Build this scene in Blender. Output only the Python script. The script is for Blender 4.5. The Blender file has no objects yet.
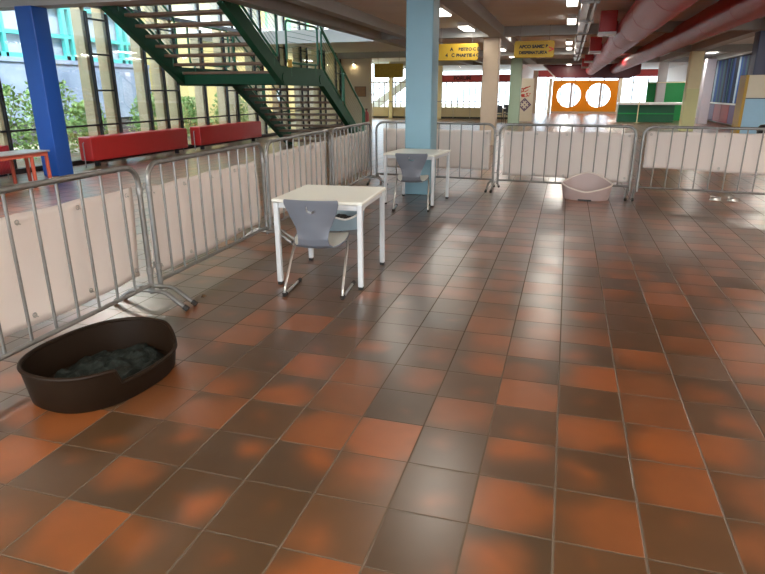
import bpy, math, random
from mathutils import Vector, Matrix
random.seed(7)
S = bpy.context.scene
COL = S.collection
PI = math.pi

# ------------------------------------------------------------------ materials
def nodes(name):
    m = bpy.data.materials.new(name); m.use_nodes = True
    nt = m.node_tree; nt.nodes.clear()
    out = nt.nodes.new('ShaderNodeOutputMaterial')
    return m, nt, out

def N(nt, typ, **kw):
    n = nt.nodes.new(typ)
    for k, v in kw.items():
        if k == 'inp':
            for a, b in v.items(): n.inputs[a].default_value = b
        else: setattr(n, k, v)
    return n

def mth(nt, op, a, b=None, c=None):
    n = nt.nodes.new('ShaderNodeMath'); n.operation = op
    for i, x in enumerate((a, b, c)):
        if x is None: continue
        if isinstance(x, (int, float)): n.inputs[i].default_value = x
        else: nt.links.new(x, n.inputs[i])
    return n.outputs[0]

def mat(name, col, rough=.5, metal=0., var=.08, scale=8., bump=0., bscale=60., coat=0., trans=0., spec=.5):
    m, nt, out = nodes(name)
    p = N(nt, 'ShaderNodeBsdfPrincipled')
    p.inputs['Roughness'].default_value = rough
    p.inputs['Metallic'].default_value = metal
    p.inputs['Coat Weight'].default_value = coat
    p.inputs['Specular IOR Level'].default_value = spec
    tc = N(nt, 'ShaderNodeTexCoord')
    nz = N(nt, 'ShaderNodeTexNoise', inp={'Scale': scale, 'Detail': 4.})
    nt.links.new(tc.outputs['Object'], nz.inputs['Vector'])
    mx = N(nt, 'ShaderNodeMix', data_type='RGBA')
    mx.inputs[6].default_value = (*[c * (1 - var) for c in col], 1)
    mx.inputs[7].default_value = (*[min(1, c * (1 + var)) for c in col], 1)
    nt.links.new(nz.outputs[0], mx.inputs[0])
    nt.links.new(mx.outputs[2], p.inputs['Base Color'])
    if bump:
        nb = N(nt, 'ShaderNodeTexNoise', inp={'Scale': bscale, 'Detail': 3.})
        nt.links.new(tc.outputs['Object'], nb.inputs['Vector'])
        b = N(nt, 'ShaderNodeBump', inp={'Strength': bump, 'Distance': .01})
        nt.links.new(nb.outputs[0], b.inputs['Height'])
        nt.links.new(b.outputs[0], p.inputs['Normal'])
    if trans:
        t = N(nt, 'ShaderNodeBsdfTranslucent')
        nt.links.new(mx.outputs[2], t.inputs[0])
        ms = N(nt, 'ShaderNodeMixShader', inp={0: trans})
        nt.links.new(p.outputs[0], ms.inputs[1]); nt.links.new(t.outputs[0], ms.inputs[2])
        nt.links.new(ms.outputs[0], out.inputs[0])
    else:
        nt.links.new(p.outputs[0], out.inputs[0])
    return m

def emit(name, col, s):
    m, nt, out = nodes(name)
    e = N(nt, 'ShaderNodeEmission', inp={0: (*col, 1), 1: s})
    nt.links.new(e.outputs[0], out.inputs[0])
    return m

def glass(name, tint=(.93, .96, .97), g=.07):
    m, nt, out = nodes(name)
    t = N(nt, 'ShaderNodeBsdfTransparent', inp={0: (*tint, 1)})
    gl = N(nt, 'ShaderNodeBsdfGlossy', inp={'Roughness': .02})
    fr = N(nt, 'ShaderNodeFresnel', inp={'IOR': 1.4})
    f = mth(nt, 'MULTIPLY', fr.outputs[0], .3)
    ms = N(nt, 'ShaderNodeMixShader')
    nt.links.new(f, ms.inputs[0])
    nt.links.new(t.outputs[0], ms.inputs[1]); nt.links.new(gl.outputs[0], ms.inputs[2])
    nt.links.new(ms.outputs[0], out.inputs[0])
    return m

def ribbed(name, col, axis, period, rough, strength, metal=0., dist=.01, coat=0., var=.1):
    """painted metal with ribs running across the given object axis"""
    m, nt, out = nodes(name)
    p = N(nt, 'ShaderNodeBsdfPrincipled', inp={'Roughness': rough, 'Metallic': metal, 'Coat Weight': coat})
    tc = N(nt, 'ShaderNodeTexCoord')
    sx = N(nt, 'ShaderNodeSeparateXYZ'); nt.links.new(tc.outputs['Object'], sx.inputs[0])
    v = mth(nt, 'MULTIPLY', sx.outputs[axis], 2 * PI / period)
    s = mth(nt, 'SINE', v)
    s = mth(nt, 'POWER', mth(nt, 'ABSOLUTE', s), .4)
    b = N(nt, 'ShaderNodeBump', inp={'Strength': strength, 'Distance': dist})
    nt.links.new(s, b.inputs['Height']); nt.links.new(b.outputs[0], p.inputs['Normal'])
    nz = N(nt, 'ShaderNodeTexNoise', inp={'Scale': 1.5, 'Detail': 5.})
    nt.links.new(tc.outputs['Object'], nz.inputs['Vector'])
    mx = N(nt, 'ShaderNodeMix', data_type='RGBA')
    mx.inputs[6].default_value = (*[c * (1 - var) for c in col], 1)
    mx.inputs[7].default_value = (*[c * (1 + var) for c in col], 1)
    nt.links.new(nz.outputs[0], mx.inputs[0]); nt.links.new(mx.outputs[2], p.inputs['Base Color'])
    nt.links.new(p.outputs[0], out.inputs[0])
    return m

T = .31                                   # tile module
def tile_material():
    m, nt, out = nodes('quarry_tiles')
    L = nt.links.new
    p = N(nt, 'ShaderNodeBsdfPrincipled')
    g = N(nt, 'ShaderNodeNewGeometry')
    sx = N(nt, 'ShaderNodeSeparateXYZ'); L(g.outputs['Position'], sx.inputs[0])
    u = mth(nt, 'ADD', mth(nt, 'DIVIDE', sx.outputs[0], T), 200 - .2809)
    v = mth(nt, 'ADD', mth(nt, 'DIVIDE', sx.outputs[1], T), 200 - 7.9494)
    iu, iv = mth(nt, 'FLOOR', u), mth(nt, 'FLOOR', v)
    fu, fv = mth(nt, 'FRACT', u), mth(nt, 'FRACT', v)
    cid = N(nt, 'ShaderNodeCombineXYZ'); L(iu, cid.inputs[0]); L(iv, cid.inputs[1])
    w1 = N(nt, 'ShaderNodeTexWhiteNoise', noise_dimensions='3D'); L(cid.outputs[0], w1.inputs[0])
    sh = N(nt, 'ShaderNodeVectorMath', operation='ADD'); L(cid.outputs[0], sh.inputs[0]); sh.inputs[1].default_value = (31.7, 11.3, 5.1)
    w2 = N(nt, 'ShaderNodeTexWhiteNoise', noise_dimensions='3D'); L(sh.outputs[0], w2.inputs[0])
    s1 = N(nt, 'ShaderNodeSeparateXYZ'); L(w1.outputs['Color'], s1.inputs[0])
    s2 = N(nt, 'ShaderNodeSeparateXYZ'); L(w2.outputs['Color'], s2.inputs[0])
    # distorted local position, different in every tile
    loc = N(nt, 'ShaderNodeCombineXYZ'); L(u, loc.inputs[0]); L(v, loc.inputs[1]); L(mth(nt, 'MULTIPLY', s2.outputs[2], 37.), loc.inputs[2])
    nz = N(nt, 'ShaderNodeTexNoise', inp={'Scale': 1.7, 'Detail': .6}); L(loc.outputs[0], nz.inputs['Vector'])
    ns = N(nt, 'ShaderNodeSeparateXYZ'); L(nz.outputs['Color'], ns.inputs[0])
    dx = mth(nt, 'ADD', fu, mth(nt, 'MULTIPLY', mth(nt, 'SUBTRACT', ns.outputs[0], .5), .55))
    dy = mth(nt, 'ADD', fv, mth(nt, 'MULTIPLY', mth(nt, 'SUBTRACT', ns.outputs[1], .5), .55))
    cx = mth(nt, 'ADD', mth(nt, 'MULTIPLY', s1.outputs[0], .6), .2)
    cy = mth(nt, 'ADD', mth(nt, 'MULTIPLY', s1.outputs[1], .6), .2)
    ex = mth(nt, 'SUBTRACT', dx, cx); ey = mth(nt, 'SUBTRACT', dy, cy)
    d = mth(nt, 'SQRT', mth(nt, 'ADD', mth(nt, 'MULTIPLY', ex, ex), mth(nt, 'MULTIPLY', ey, ey)))
    rad = mth(nt, 'ADD', mth(nt, 'MULTIPLY', s1.outputs[2], .90), -.15)
    k = N(nt, 'ShaderNodeMapRange', interpolation_type='SMOOTHSTEP', inp={1: -.34, 2: .26, 3: 0., 4: 1.})
    L(mth(nt, 'SUBTRACT', rad, d), k.inputs[0])
    dark = N(nt, 'ShaderNodeMix', data_type='RGBA'); L(s2.outputs[0], dark.inputs[0])
    dark.inputs[6].default_value = (.052, .029, .013, 1); dark.inputs[7].default_value = (.088, .041, .016, 1)
    hot = N(nt, 'ShaderNodeMix', data_type='RGBA'); L(s2.outputs[1], hot.inputs[0])
    hot.inputs[6].default_value = (.145, .052, .018, 1); hot.inputs[7].default_value = (.235, .066, .014, 1)
    c1 = N(nt, 'ShaderNodeMix', data_type='RGBA'); L(k.outputs[0], c1.inputs[0]); L(dark.outputs[2], c1.inputs[6]); L(hot.outputs[2], c1.inputs[7])
    # fine speckle
    n2 = N(nt, 'ShaderNodeTexNoise', inp={'Scale': 9., 'Detail': 1.}); L(g.outputs['Position'], n2.inputs['Vector'])
    sp = N(nt, 'ShaderNodeMapRange', inp={1: .3, 2: .7, 3: .93, 4: 1.06}); L(n2.outputs[0], sp.inputs[0])
    c2 = N(nt, 'ShaderNodeVectorMath', operation='SCALE'); L(c1.outputs[2], c2.inputs[0]); L(sp.outputs[0], c2.inputs['Scale'])
    # grout
    eu = mth(nt, 'MINIMUM', fu, mth(nt, 'SUBTRACT', 1., fu)); ev = mth(nt, 'MINIMUM', fv, mth(nt, 'SUBTRACT', 1., fv))
    edge = mth(nt, 'MINIMUM', eu, mth(nt, 'MULTIPLY', ev, 1.25))
    gr = N(nt, 'ShaderNodeMapRange', inp={1: .007, 2: .016, 3: 1., 4: 0.}); L(edge, gr.inputs[0])
    n3 = N(nt, 'ShaderNodeTexNoise', inp={'Scale': .9, 'Detail': 3.}); L(g.outputs['Position'], n3.inputs['Vector'])
    gc = N(nt, 'ShaderNodeMix', data_type='RGBA'); L(n3.outputs[0], gc.inputs[0])
    gc.inputs[6].default_value = (.045, .034, .026, 1); gc.inputs[7].default_value = (.15, .11, .072, 1)
    c3 = N(nt, 'ShaderNodeMix', data_type='RGBA'); L(gr.outputs[0], c3.inputs[0]); L(c2.outputs[0], c3.inputs[6]); L(gc.outputs[2], c3.inputs[7])
    L(c3.outputs[2], p.inputs['Base Color'])
    # gloss, with a slightly different lie of every tile
    r0 = mth(nt, 'ADD', mth(nt, 'MULTIPLY', s2.outputs[1], .06), mth(nt, 'ADD', mth(nt, 'MULTIPLY', n3.outputs[0], .06), .28))
    rr = mth(nt, 'ADD', r0, mth(nt, 'MULTIPLY', gr.outputs[0], .5))
    L(rr, p.inputs['Roughness'])
    p.inputs['Specular IOR Level'].default_value = .30
    cw = mth(nt, 'MULTIPLY', mth(nt, 'SUBTRACT', 1., gr.outputs[0]), .9)
    L(cw, p.inputs['Coat Weight']); p.inputs['Coat Roughness'].default_value = .28; p.inputs['Coat IOR'].default_value = 1.5
    n4 = N(nt, 'ShaderNodeTexNoise', inp={'Scale': 7., 'Detail': 2.}); L(g.outputs['Position'], n4.inputs['Vector'])
    hgt = mth(nt, 'ADD', mth(nt, 'MULTIPLY', gr.outputs[0], -.6), mth(nt, 'MULTIPLY', n4.outputs[0], .008))
    b = N(nt, 'ShaderNodeBump', inp={'Strength': .45, 'Distance': .006}); L(hgt, b.inputs['Height'])
    tl = N(nt, 'ShaderNodeVectorMath', operation='SUBTRACT'); L(w2.outputs['Color'], tl.inputs[0]); tl.inputs[1].default_value = (.5, .5, .5)
    ts = N(nt, 'ShaderNodeVectorMath', operation='MULTIPLY'); L(tl.outputs[0], ts.inputs[0]); ts.inputs[1].default_value = (.03, .03, 0)
    ta = N(nt, 'ShaderNodeVectorMath', operation='ADD'); L(b.outputs[0], ta.inputs[0]); L(ts.outputs[0], ta.inputs[1])
    tn = N(nt, 'ShaderNodeVectorMath', operation='NORMALIZE'); L(ta.outputs[0], tn.inputs[0])
    L(tn.outputs[0], p.inputs['Normal']); L(tn.outputs[0], p.inputs['Coat Normal'])
    L(p.outputs[0], out.inputs[0])
    return m

def brindle(name, cols, scale, rough=.9, bump=.4):
    m, nt, out = nodes(name)
    p = N(nt, 'ShaderNodeBsdfPrincipled', inp={'Roughness': rough, 'Specular IOR Level': .15})
    tc = N(nt, 'ShaderNodeTexCoord')
    nz = N(nt, 'ShaderNodeTexNoise', inp={'Scale': scale, 'Detail': 5., 'Roughness': .6})
    nt.links.new(tc.outputs['Object'], nz.inputs['Vector'])
    cr = N(nt, 'ShaderNodeValToRGB')
    e = cr.color_ramp.elements
    e[0].position, e[1].position = .3, .7
    e[0].color = (*cols[0], 1); e[1].color = (*cols[-1], 1)
    for i, c in enumerate(cols[1:-1]):
        x = e.new(.3 + .4 * (i + 1) / (len(cols) - 1)); x.color = (*c, 1)
    nt.links.new(nz.outputs[0], cr.inputs[0]); nt.links.new(cr.outputs[0], p.inputs['Base Color'])
    b = N(nt, 'ShaderNodeBump', inp={'Strength': bump, 'Distance': .02})
    nt.links.new(nz.outputs[0], b.inputs['Height']); nt.links.new(b.outputs[0], p.inputs['Normal'])
    nt.links.new(p.outputs[0], out.inputs[0])
    return m

M = dict(
    tile=tile_material(),
    ceil=ribbed('ceiling_slats', (.78, .82, .85), 1, .4, .75, .35, dist=.015),
    beam=mat('beam_paint', (.36, .37, .37), .6),
    galv=mat('galvanised_steel', (.25, .245, .235), .42, .8, .18, 25),
    galv2=mat('dull_steel', (.30, .29, .28), .45, .7, .2, 25),
    chrome=mat('chrome', (.52, .52, .50), .29, 1., .05),
    rubber=mat('black_rubber', (.018, .018, .018), .6),
    banner=mat('white_banner_cloth', (.86, .80, .76), .75, 0, .03, 3, .15, 5, trans=.42),
    table=mat('white_laminate', (.80, .81, .74), .35, 0, .02),
    tmetal=mat('pale_grey_metal', (.62, .65, .68), .4, 0, .03),
    shell=mat('grey_polypropylene', (.145, .16, .195), .38, 0, .03),
    shellw=mat('lit_seat_face', (.60, .62, .58), .45, 0, .03),  # light falling on the seat put into a paler shell colour
    brown=mat('brown_plastic', (.014, .0075, .004), .5, 0, .12, 12, spec=.12),
    blanket=brindle('dark_fleece', [(.004, .006, .005), (.011, .015, .013), (.035, .042, .038)], 26.),
    pink=mat('dusty_pink_plastic', (.40, .305, .29), .45, 0, .05),
    pinkrim=mat('pale_pink_plastic', (.66, .58, .52), .4, 0, .04),
    bluebed=mat('blue_grey_plastic', (.30, .40, .47), .4, 0, .05),
    palerim=mat('pale_rim_plastic', (.70, .72, .70), .4, 0, .04),
    steel=mat('polished_steel', (.45, .43, .40), .28, 1., .03),
    leaf_dry=mat('dry_leaf', (.10, .05, .02), .8),
    blue=mat('blue_paint', (.008, .075, .38), .42, 0, .05),
    lblue=mat('light_blue_paint', (.21, .385, .48), .45, 0, .04, 3),
    cream=mat('cream_paint', (.52, .41, .30), .5, 0, .05),
    gcol=mat('grey_green_paint', (.34, .46, .34), .5, 0, .05),
    grcol=mat('warm_grey_paint', (.42, .40, .41), .5, 0, .05),
    ycol=mat('pale_yellow_paint', (.80, .73, .46), .5, 0, .05),
    ygcol=mat('yellow_green_paint', (.70, .72, .38), .5, 0, .05),
    navy=mat('navy_paint', (.007, .014, .075), .4, 0, .05),
    lav=mat('lavender_white_paint', (.72, .70, .80), .5, 0, .05),
    ochre=mat('ochre_paint', (.50, .30, .03), .5, 0, .06),
    sky_panel=mat('pale_blue_panel', (.35, .60, .80), .5, 0, .04),
    creamp=mat('ivory_panel', (.72, .66, .52), .5, 0, .04),
    red=mat('red_lacquer', (.50, .018, .018), .28, 0, .08, 3),
    redrib=ribbed('red_ribbed_metal', (.34, .018, .02), 1, .06, .3, .8, dist=.02),
    orangered=mat('orange_red_paint', (.50, .10, .06), .45, 0, .06),
    tabletop_dk=mat('grey_worktop', (.33, .32, .33), .3, 0, .06),
    duct=ribbed('maroon_spiral_duct', (.42, .022, .032), 1, .11, .42, .3, metal=.0, dist=.006),
    maroon=mat('maroon_paint', (.14, .008, .016), .35, 0, .1),
    redbox=mat('red_box_paint', (.52, .02, .02), .4, 0, .08),
    white=mat('white_paint', (.78, .78, .76), .5, 0, .03),
    whitegloss=mat('white_metal', (.80, .80, .80), .35, 0, .03),
    green=mat('green_steel_paint', (.006, .060, .030), .5, 0, .12, 4, spec=.2),
    greenrail=mat('green_rail_paint', (.015, .14, .075), .4, 0, .08),
    tread=mat('brown_wood_tread', (.17, .11, .075), .5, 0, .15, 12),
    yellow=mat('yellow_sign', (.44, .28, .012), .5, 0, .06),
    yellowback=mat('weathered_yellow', (.36, .24, .015), .6, 0, .35, 14),
    blacktxt=mat('black_lettering', (.02, .018, .015), .6),
    redtxt=mat('red_lettering', (.55, .04, .02), .5),
    darktxt=mat('dark_red_lettering', (.09, .01, .012), .6),
    beige=mat('beige_wall', (.58, .50, .38), .6, 0, .04, 2),
    beige2=mat('sand_wall', (.50, .42, .26), .6, 0, .05, 2),
    wallw=mat('off_white_wall', (.80, .78, .75), .6, 0, .04, 2),
    skirting=mat('black_skirting', (.012, .011, .01), .5),
    redband=mat('red_fascia', (.52, .055, .05), .5, 0, .06),
    black=mat('black_frame', (.012, .012, .014), .45),
    fin=mat('concrete_fin', (.66, .55, .34), .8, 0, .15, 5),
    glass=glass('window_glass'),
    orange=mat('orange_panel', (.85, .40, .02), .45, 0, .06, 2, trans=.6),
    orangey=mat('yellow_orange_panel', (.85, .55, .03), .45, 0, .06, 2, trans=.3),
    gwall=mat('bright_green_panel', (.010, .33, .08), .45, 0, .05),
    gdark=mat('dark_green_panel', (.008, .13, .06), .4, 0, .05),
    counter=mat('pale_counter_top', (.74, .80, .78), .3, 0, .03),
    blackplastic=mat('black_plastic', (.014, .014, .015), .4),
    bstrip=[mat('blue_strip_%s' % n, c, .6, 0, .1, spec=.15) for n, c in (('navy', (.006, .014, .10)), ('mid', (.015, .06, .24)), ('teal', (.016, .07, .10)), ('pale', (.30, .40, .52)), ('ink', (.007, .012, .035)))],
    brick=mat('brick_red_panel', (.30, .04, .035), .55, 0, .1),
    purple=mat('dull_purple_panel', (.10, .05, .13), .55, 0, .1),
    lamp=emit('fluorescent_diffuser', (1., .93, .82), 4.),
    concrete=brindle('shade_blue_concrete', [(.17, .22, .36), (.25, .32, .48), (.31, .38, .54)], 1.1, .9, .2),  # blue shade of the unsunned wall put into the concrete colour
    concdark=brindle('facade_base', [(.06, .065, .075), (.10, .105, .12)], 1.5, .9, .2),
    turq=mat('turquoise_frame', (.09, .50, .50), .5, 0, .06),
    pane_grey=mat('reflecting_pane', (.36, .41, .52), .15, 0, .25, 1.2),
    yellowwall=mat('sunlit_yellow_render', (.66, .55, .26), .8, 0, .08, 1),
    ygreen=mat('green_facade_panel', (.10, .36, .12), .6, 0, .1),
    ypanel=mat('yellow_facade_panel', (.72, .62, .10), .6, 0, .1),
    leaf=brindle('shrub_leaves', [(.12, .22, .06), (.27, .42, .14), (.52, .58, .28)], 4., .7, .1),
    bark=mat('pale_bark', (.30, .27, .22), .9, 0, .2),
    soil=brindle('outside_ground', [(.22, .23, .14), (.36, .33, .24), (.48, .46, .40)], .8, .95, .3),
    bounce=mat('sun_bounce_ground', (.62, .60, .56), .8, 0, .08, 1),
    trunking=mat('silver_trunking', (.48, .46, .44), .35, .6, .1),
    picture=mat('brown_picture', (.30, .17, .09), .6, 0, .3, 6),
)

# ------------------------------------------------------------------ mesh building
class MB:
    def __init__(s): s.v = []; s.f = []
    def add(s, vs, fs):
        o = len(s.v); s.v += [tuple(x) for x in vs]; s.f += [tuple(i + o for i in q) for q in fs]; return s
    def box(s, c, d, rz=0., ry=0.):
        x, y, z = [k / 2 for k in d]
        R = Matrix.Rotation(rz, 3, 'Z') @ Matrix.Rotation(ry, 3, 'Y')
        vs = [R @ Vector((a * x, b * y, e * z)) + Vector(c) for a in (-1, 1) for b in (-1, 1) for e in (-1, 1)]
        return s.add(vs, [(0, 1, 3, 2), (4, 6, 7, 5), (0, 4, 5, 1), (2, 3, 7, 6), (0, 2, 6, 4), (1, 5, 7, 3)])
    def bb(s, x0, x1, y0, y1, z0, z1):
        return s.box(((x0 + x1) / 2, (y0 + y1) / 2, (z0 + z1) / 2), (x1 - x0, y1 - y0, z1 - z0))
    def rbox(s, c, d, r=.02, n=4, axis=2):
        """box with rounded edges round one axis and small bevels at its two ends"""
        a = [i for i in range(3) if i != axis]
        hx, hy, hz = d[a[0]] / 2, d[a[1]] / 2, d[axis] / 2
        def ring(ins, h):
            out = []
            for cx, cy, a0 in ((1, 1, 0), (-1, 1, PI / 2), (-1, -1, PI), (1, -1, 3 * PI / 2)):
                for i in range(n + 1):
                    t = a0 + PI / 2 * i / n
                    p = [0, 0, 0]
                    p[a[0]] = c[a[0]] + cx * (hx - r) + (r - ins) * math.cos(t)
                    p[a[1]] = c[a[1]] + cy * (hy - r) + (r - ins) * math.sin(t)
                    p[axis] = c[axis] + h
                    out.append(p)
            return out
        e = min(r * .5, hz * .5)
        R = [ring(e, -hz), ring(0, -hz + e), ring(0, hz - e), ring(e, hz)]
        m = len(R[0]); vs = sum(R, []); fs = []
        for k in range(3):
            for i in range(m):
                j = (i + 1) % m; fs.append((k * m + i, k * m + j, (k + 1) * m + j, (k + 1) * m + i))
        fs.append(tuple(range(m))[::-1]); fs.append(tuple(range(3 * m, 4 * m)))
        return s.add(vs, fs)
    def tube(s, pts, r, n=8, closed=False, cap=True):
        P = [Vector(p) for p in pts]; k = len(P); vs = []; fs = []
        def tan(i):
            if closed: return (P[(i + 1) % k] - P[i - 1]).normalized()
            if i == 0: return (P[1] - P[0]).normalized()
            if i == k - 1: return (P[-1] - P[-2]).normalized()
            return ((P[i + 1] - P[i]).normalized() + (P[i] - P[i - 1]).normalized()).normalized()
        t = tan(0); up = Vector((0, 0, 1)) if abs(t.z) < .9 else Vector((1, 0, 0))
        nrm = t.cross(up).normalized()
        for i in range(k):
            t = tan(i); nrm = (nrm - t * nrm.dot(t)).normalized(); b = t.cross(nrm)
            rr = r[i] if isinstance(r, (list, tuple)) else r
            for j in range(n):
                a = 2 * PI * j / n; vs.append(P[i] + (nrm * math.cos(a) + b * math.sin(a)) * rr)
        for i in range(k if closed else k - 1):
            i2 = (i + 1) % k
            for j in range(n):
                j2 = (j + 1) % n; fs.append((i * n + j, i * n + j2, i2 * n + j2, i2 * n + j))
        if not closed and cap:
            fs.append(tuple(range(n))[::-1]); fs.append(tuple((k - 1) * n + j for j in range(n)))
        return s.add(vs, fs)
    def lathe(s, prof, c=(0, 0, 0), n=24):
        vs = []; fs = []; k = len(prof)
        for r, z in prof:
            for j in range(n):
                a = 2 * PI * j / n; vs.append((c[0] + r * math.cos(a), c[1] + r * math.sin(a), c[2] + z))
        for i in range(k - 1):
            for j in range(n):
                j2 = (j + 1) % n; fs.append((i * n + j, i * n + j2, (i + 1) * n + j2, (i + 1) * n + j))
        fs.append(tuple(range(n))[::-1]); fs.append(tuple((k - 1) * n + j for j in range(n)))
        return s.add(vs, fs)
    def prism(s, poly, axis, a, b):
        """extrude a 2D polygon along axis from a to b"""
        o = [i for i in range(3) if i != axis]; n = len(poly); vs = []
        for h in (a, b):
            for q in poly:
                p = [0, 0, 0]; p[o[0]], p[o[1]], p[axis] = q[0], q[1], h; vs.append(p)
        fs = [tuple(range(n))[::-1], tuple(range(n, 2 * n))] + [(i, (i + 1) % n, n + (i + 1) % n, n + i) for i in range(n)]
        return s.add(vs, fs)
    def build(s, name, m, parent=None, loc=(0, 0, 0), rz=0., smooth=True, solid=0., bevel=0., sub=0):
        me = bpy.data.meshes.new(name); me.from_pydata(s.v, [], s.f)
        import bmesh
        bm = bmesh.new(); bm.from_mesh(me); bmesh.ops.recalc_face_normals(bm, faces=bm.faces); bm.to_mesh(me); bm.free()
        me.materials.append(m)
        if smooth:
            me.polygons.foreach_set('use_smooth', [True] * len(me.polygons))
            try: me.set_sharp_from_angle(angle=math.radians(38))
            except Exception: pass
        o = bpy.data.objects.new(name, me); COL.objects.link(o)
        o.location = loc; o.rotation_euler = (0, 0, rz)
        if parent: o.parent = parent
        if solid:
            md = o.modifiers.new('thick', 'SOLIDIFY'); md.thickness = solid; md.offset = 0
        if bevel:
            md = o.modifiers.new('bevel', 'BEVEL'); md.width = bevel; md.segments = 2; md.limit_method = 'ANGLE'
        if sub:
            md = o.modifiers.new('sub', 'SUBSURF'); md.levels = sub; md.render_levels = sub
        return o

def thing(name, label, cat, loc=(0, 0, 0), rz=0., group=None):
    o = bpy.data.objects.new(name, None); COL.objects.link(o)
    o.empty_display_size = .1
    o.location = loc; o.rotation_euler = (0, 0, rz)
    return tag(o, label, cat, group)
def tag(o, label, cat, group=None):
    o['label'] = label; o['category'] = cat; o['kind'] = 'thing'
    if group: o['group'] = group
    return o
def struct(o): o['kind'] = 'structure'; return o
def dup(root, loc, rz, label, group=None):
    r = root.copy(); COL.objects.link(r); r.location = loc; r.rotation_euler = (0, 0, rz); r['label'] = label
    if group: r['group'] = group
    for ch in list(root.children):
        c = ch.copy(); COL.objects.link(c); c.parent = r
        for g in list(ch.children):
            d = g.copy(); COL.objects.link(d); d.parent = c
    return r
def arc(c, r, a0, a1, n, f):
    return [f(c[0] + r * math.cos(a0 + (a1 - a0) * i / n), c[1] + r * math.sin(a0 + (a1 - a0) * i / n)) for i in range(n + 1)]

def lettering(body, size, m, parent=None, loc=(0, 0, 0), off=.004, center=False):
    c = bpy.data.curves.new('t', 'FONT'); c.body = body; c.size = size; c.extrude = .003; c.offset = off * 1.6
    if center: c.align_x = 'CENTER'
    t = bpy.data.objects.new('t', c); me = bpy.data.meshes.new_from_object(t); bpy.data.objects.remove(t)
    me.materials.clear(); me.materials.append(m); me.name = 'lettering'
    o = bpy.data.objects.new('lettering', me); COL.objects.link(o); o.location = loc; o.rotation_euler = (PI / 2, 0, 0)
    if parent: o.parent = parent
    return o
# ------------------------------------------------------------------ setting
XL, XR, YF, YB = -10.4, 7.4, -6., 56.
ZC, ZB = 3.25, 3.0
fl = MB().bb(XL - 2, XR, YF, YB, -.12, 0).build('floor', M['tile'], smooth=False); struct(fl)
OX0, OX1, OY0, OY1 = XL, -5.75, 9.7, 18.5      # stairwell opening
c = MB()
c.bb(XL - 2, XR, YF, OY0, ZC, ZC + .1); c.bb(XL - 2, XR, OY1, YB, ZC, ZC + .1); c.bb(OX1, XR, OY0, OY1, ZC, ZC + .1)
struct(c.build('ceiling', M['ceil'], smooth=False))
def beam(i, *b): struct(MB().bb(*b).build('trim_%d' % i, M['beam'], smooth=False))
beam(1, XL, XR, 9.3, 9.7, ZB, ZC)
beam(2, OX1, XR, 18.1, 18.5, ZB, ZC)
beam(3, XL, XR, 27.5, 27.9, ZB, ZC)
beam(4, XL, XR, 36.4, 36.8, ZB, ZC)
beam(5, -5.75, -5.45, YF, 36.4, ZB + .002, ZC)
beam(6, -4.85, -4.6, YF, 36.4, ZB + .03, ZC)
beam(7, -2.28, -1.88, YF, 36.4, ZB + .002, ZC)
beam(8, 4.45, 4.85, YF, 36.4, ZB + .002, ZC)
beam(9, 6.95, 7.35, YF, 36.4, ZB + .002, ZC)
struct(MB().bb(XL, OX1, 18.38, 18.5, 2.98, 3.36).build('trim_10', M['white'], smooth=False))   # pale slab edge
struct(MB().bb(XR, XR + .15, YF, YB, 0, ZC).build('wall_right', M['wallw'], smooth=False))
struct(MB().bb(XL - 2, XR, YF - .15, YF, 0, .7).build('wall_front', M['wallw'], smooth=False))
w5 = bpy.data.objects.new('window_5', None); COL.objects.link(w5); struct(w5)  # unseen glazing added behind the camera to light the banners
for k in range(13):
    MB().bb(XL - 2 + k * 1.65 - .05, XL - 2 + k * 1.65 + .05, YF - .12, YF - .02, .7, ZC).build('mullion', M['black'], w5, smooth=False)
MB().bb(XL - 2, XR, YF - .08, YF - .07, .7, ZC).build('pane', M['glass'], w5, smooth=False)
# storey above the stairwell
struct(MB().bb(XL - .3, XR, YF, YB, 6.8, 7.0).build('roof', M['ceil'], smooth=False))
u = MB(); u.bb(-2.6, -2.5, 4, 26, ZC + .1, 6.8); u.bb(XL, -2.5, 3.9, 4, ZC + .1, 6.8)  # unseen walls added to keep sky light from pouring in
struct(u.build('added_wall_upper', M['wallw'], smooth=False))

# window wall on the left
mulls = [-4.9, -3.6, -3.0, -1.1, -.5, 1.4, 2.0, 3.9, 4.5, 6.3, 6.9, 8.7, 9.33, 11.85, 12.5, 13.72, 14.42, 15.02, 16.35, 17.57, 18.2, 19.5, 20.1, 21.4, 22.0, 23.4, 24.0, 25.3, 25.9, 27.3, 27.9]
def facade(idx, z0, z1, levels_narrow, levels_wide):
    root = bpy.data.objects.new('window_%d' % idx, None); COL.objects.link(root); struct(root)
    prev = None
    for i, y in enumerate(mulls):
        MB().bb(XL - .03, XL + .03, y - .024, y + .024, z0, z1).build('mullion', M['black'], root, smooth=False)
        if prev is not None:
            a, b = prev + .024, y - .024
            MB().bb(XL - .006, XL + .006, a, b, z0 + .05, z1).build('pane', M['glass'], root, smooth=False)
            t = MB()
            for z in (levels_narrow if y - prev < .75 else levels_wide):
                t.bb(XL - .02, XL + .02, a, b, z - .02, z + .02)
            t.build('transom', M['black'], root, smooth=False)
        prev = y
    MB().bb(XL - .08, XL + .08, mulls[0], mulls[-1], z0, z0 + .1).build('sill', M['black'], root, smooth=False)
    return root
facade(1, 0.0, ZC, (.82, 1.58, 2.36, 3.1), (.82,))
facade(2, ZC + .1, 6.8, (4.6, 5.7), (4.6, 5.7))
for i, y in enumerate(mulls):
    struct(MB().bb(XL - .32, XL - .06, y - .08, y + .05, -.1, 6.8).build('trim_%d' % (20 + i), M['fin'], smooth=False))

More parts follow.
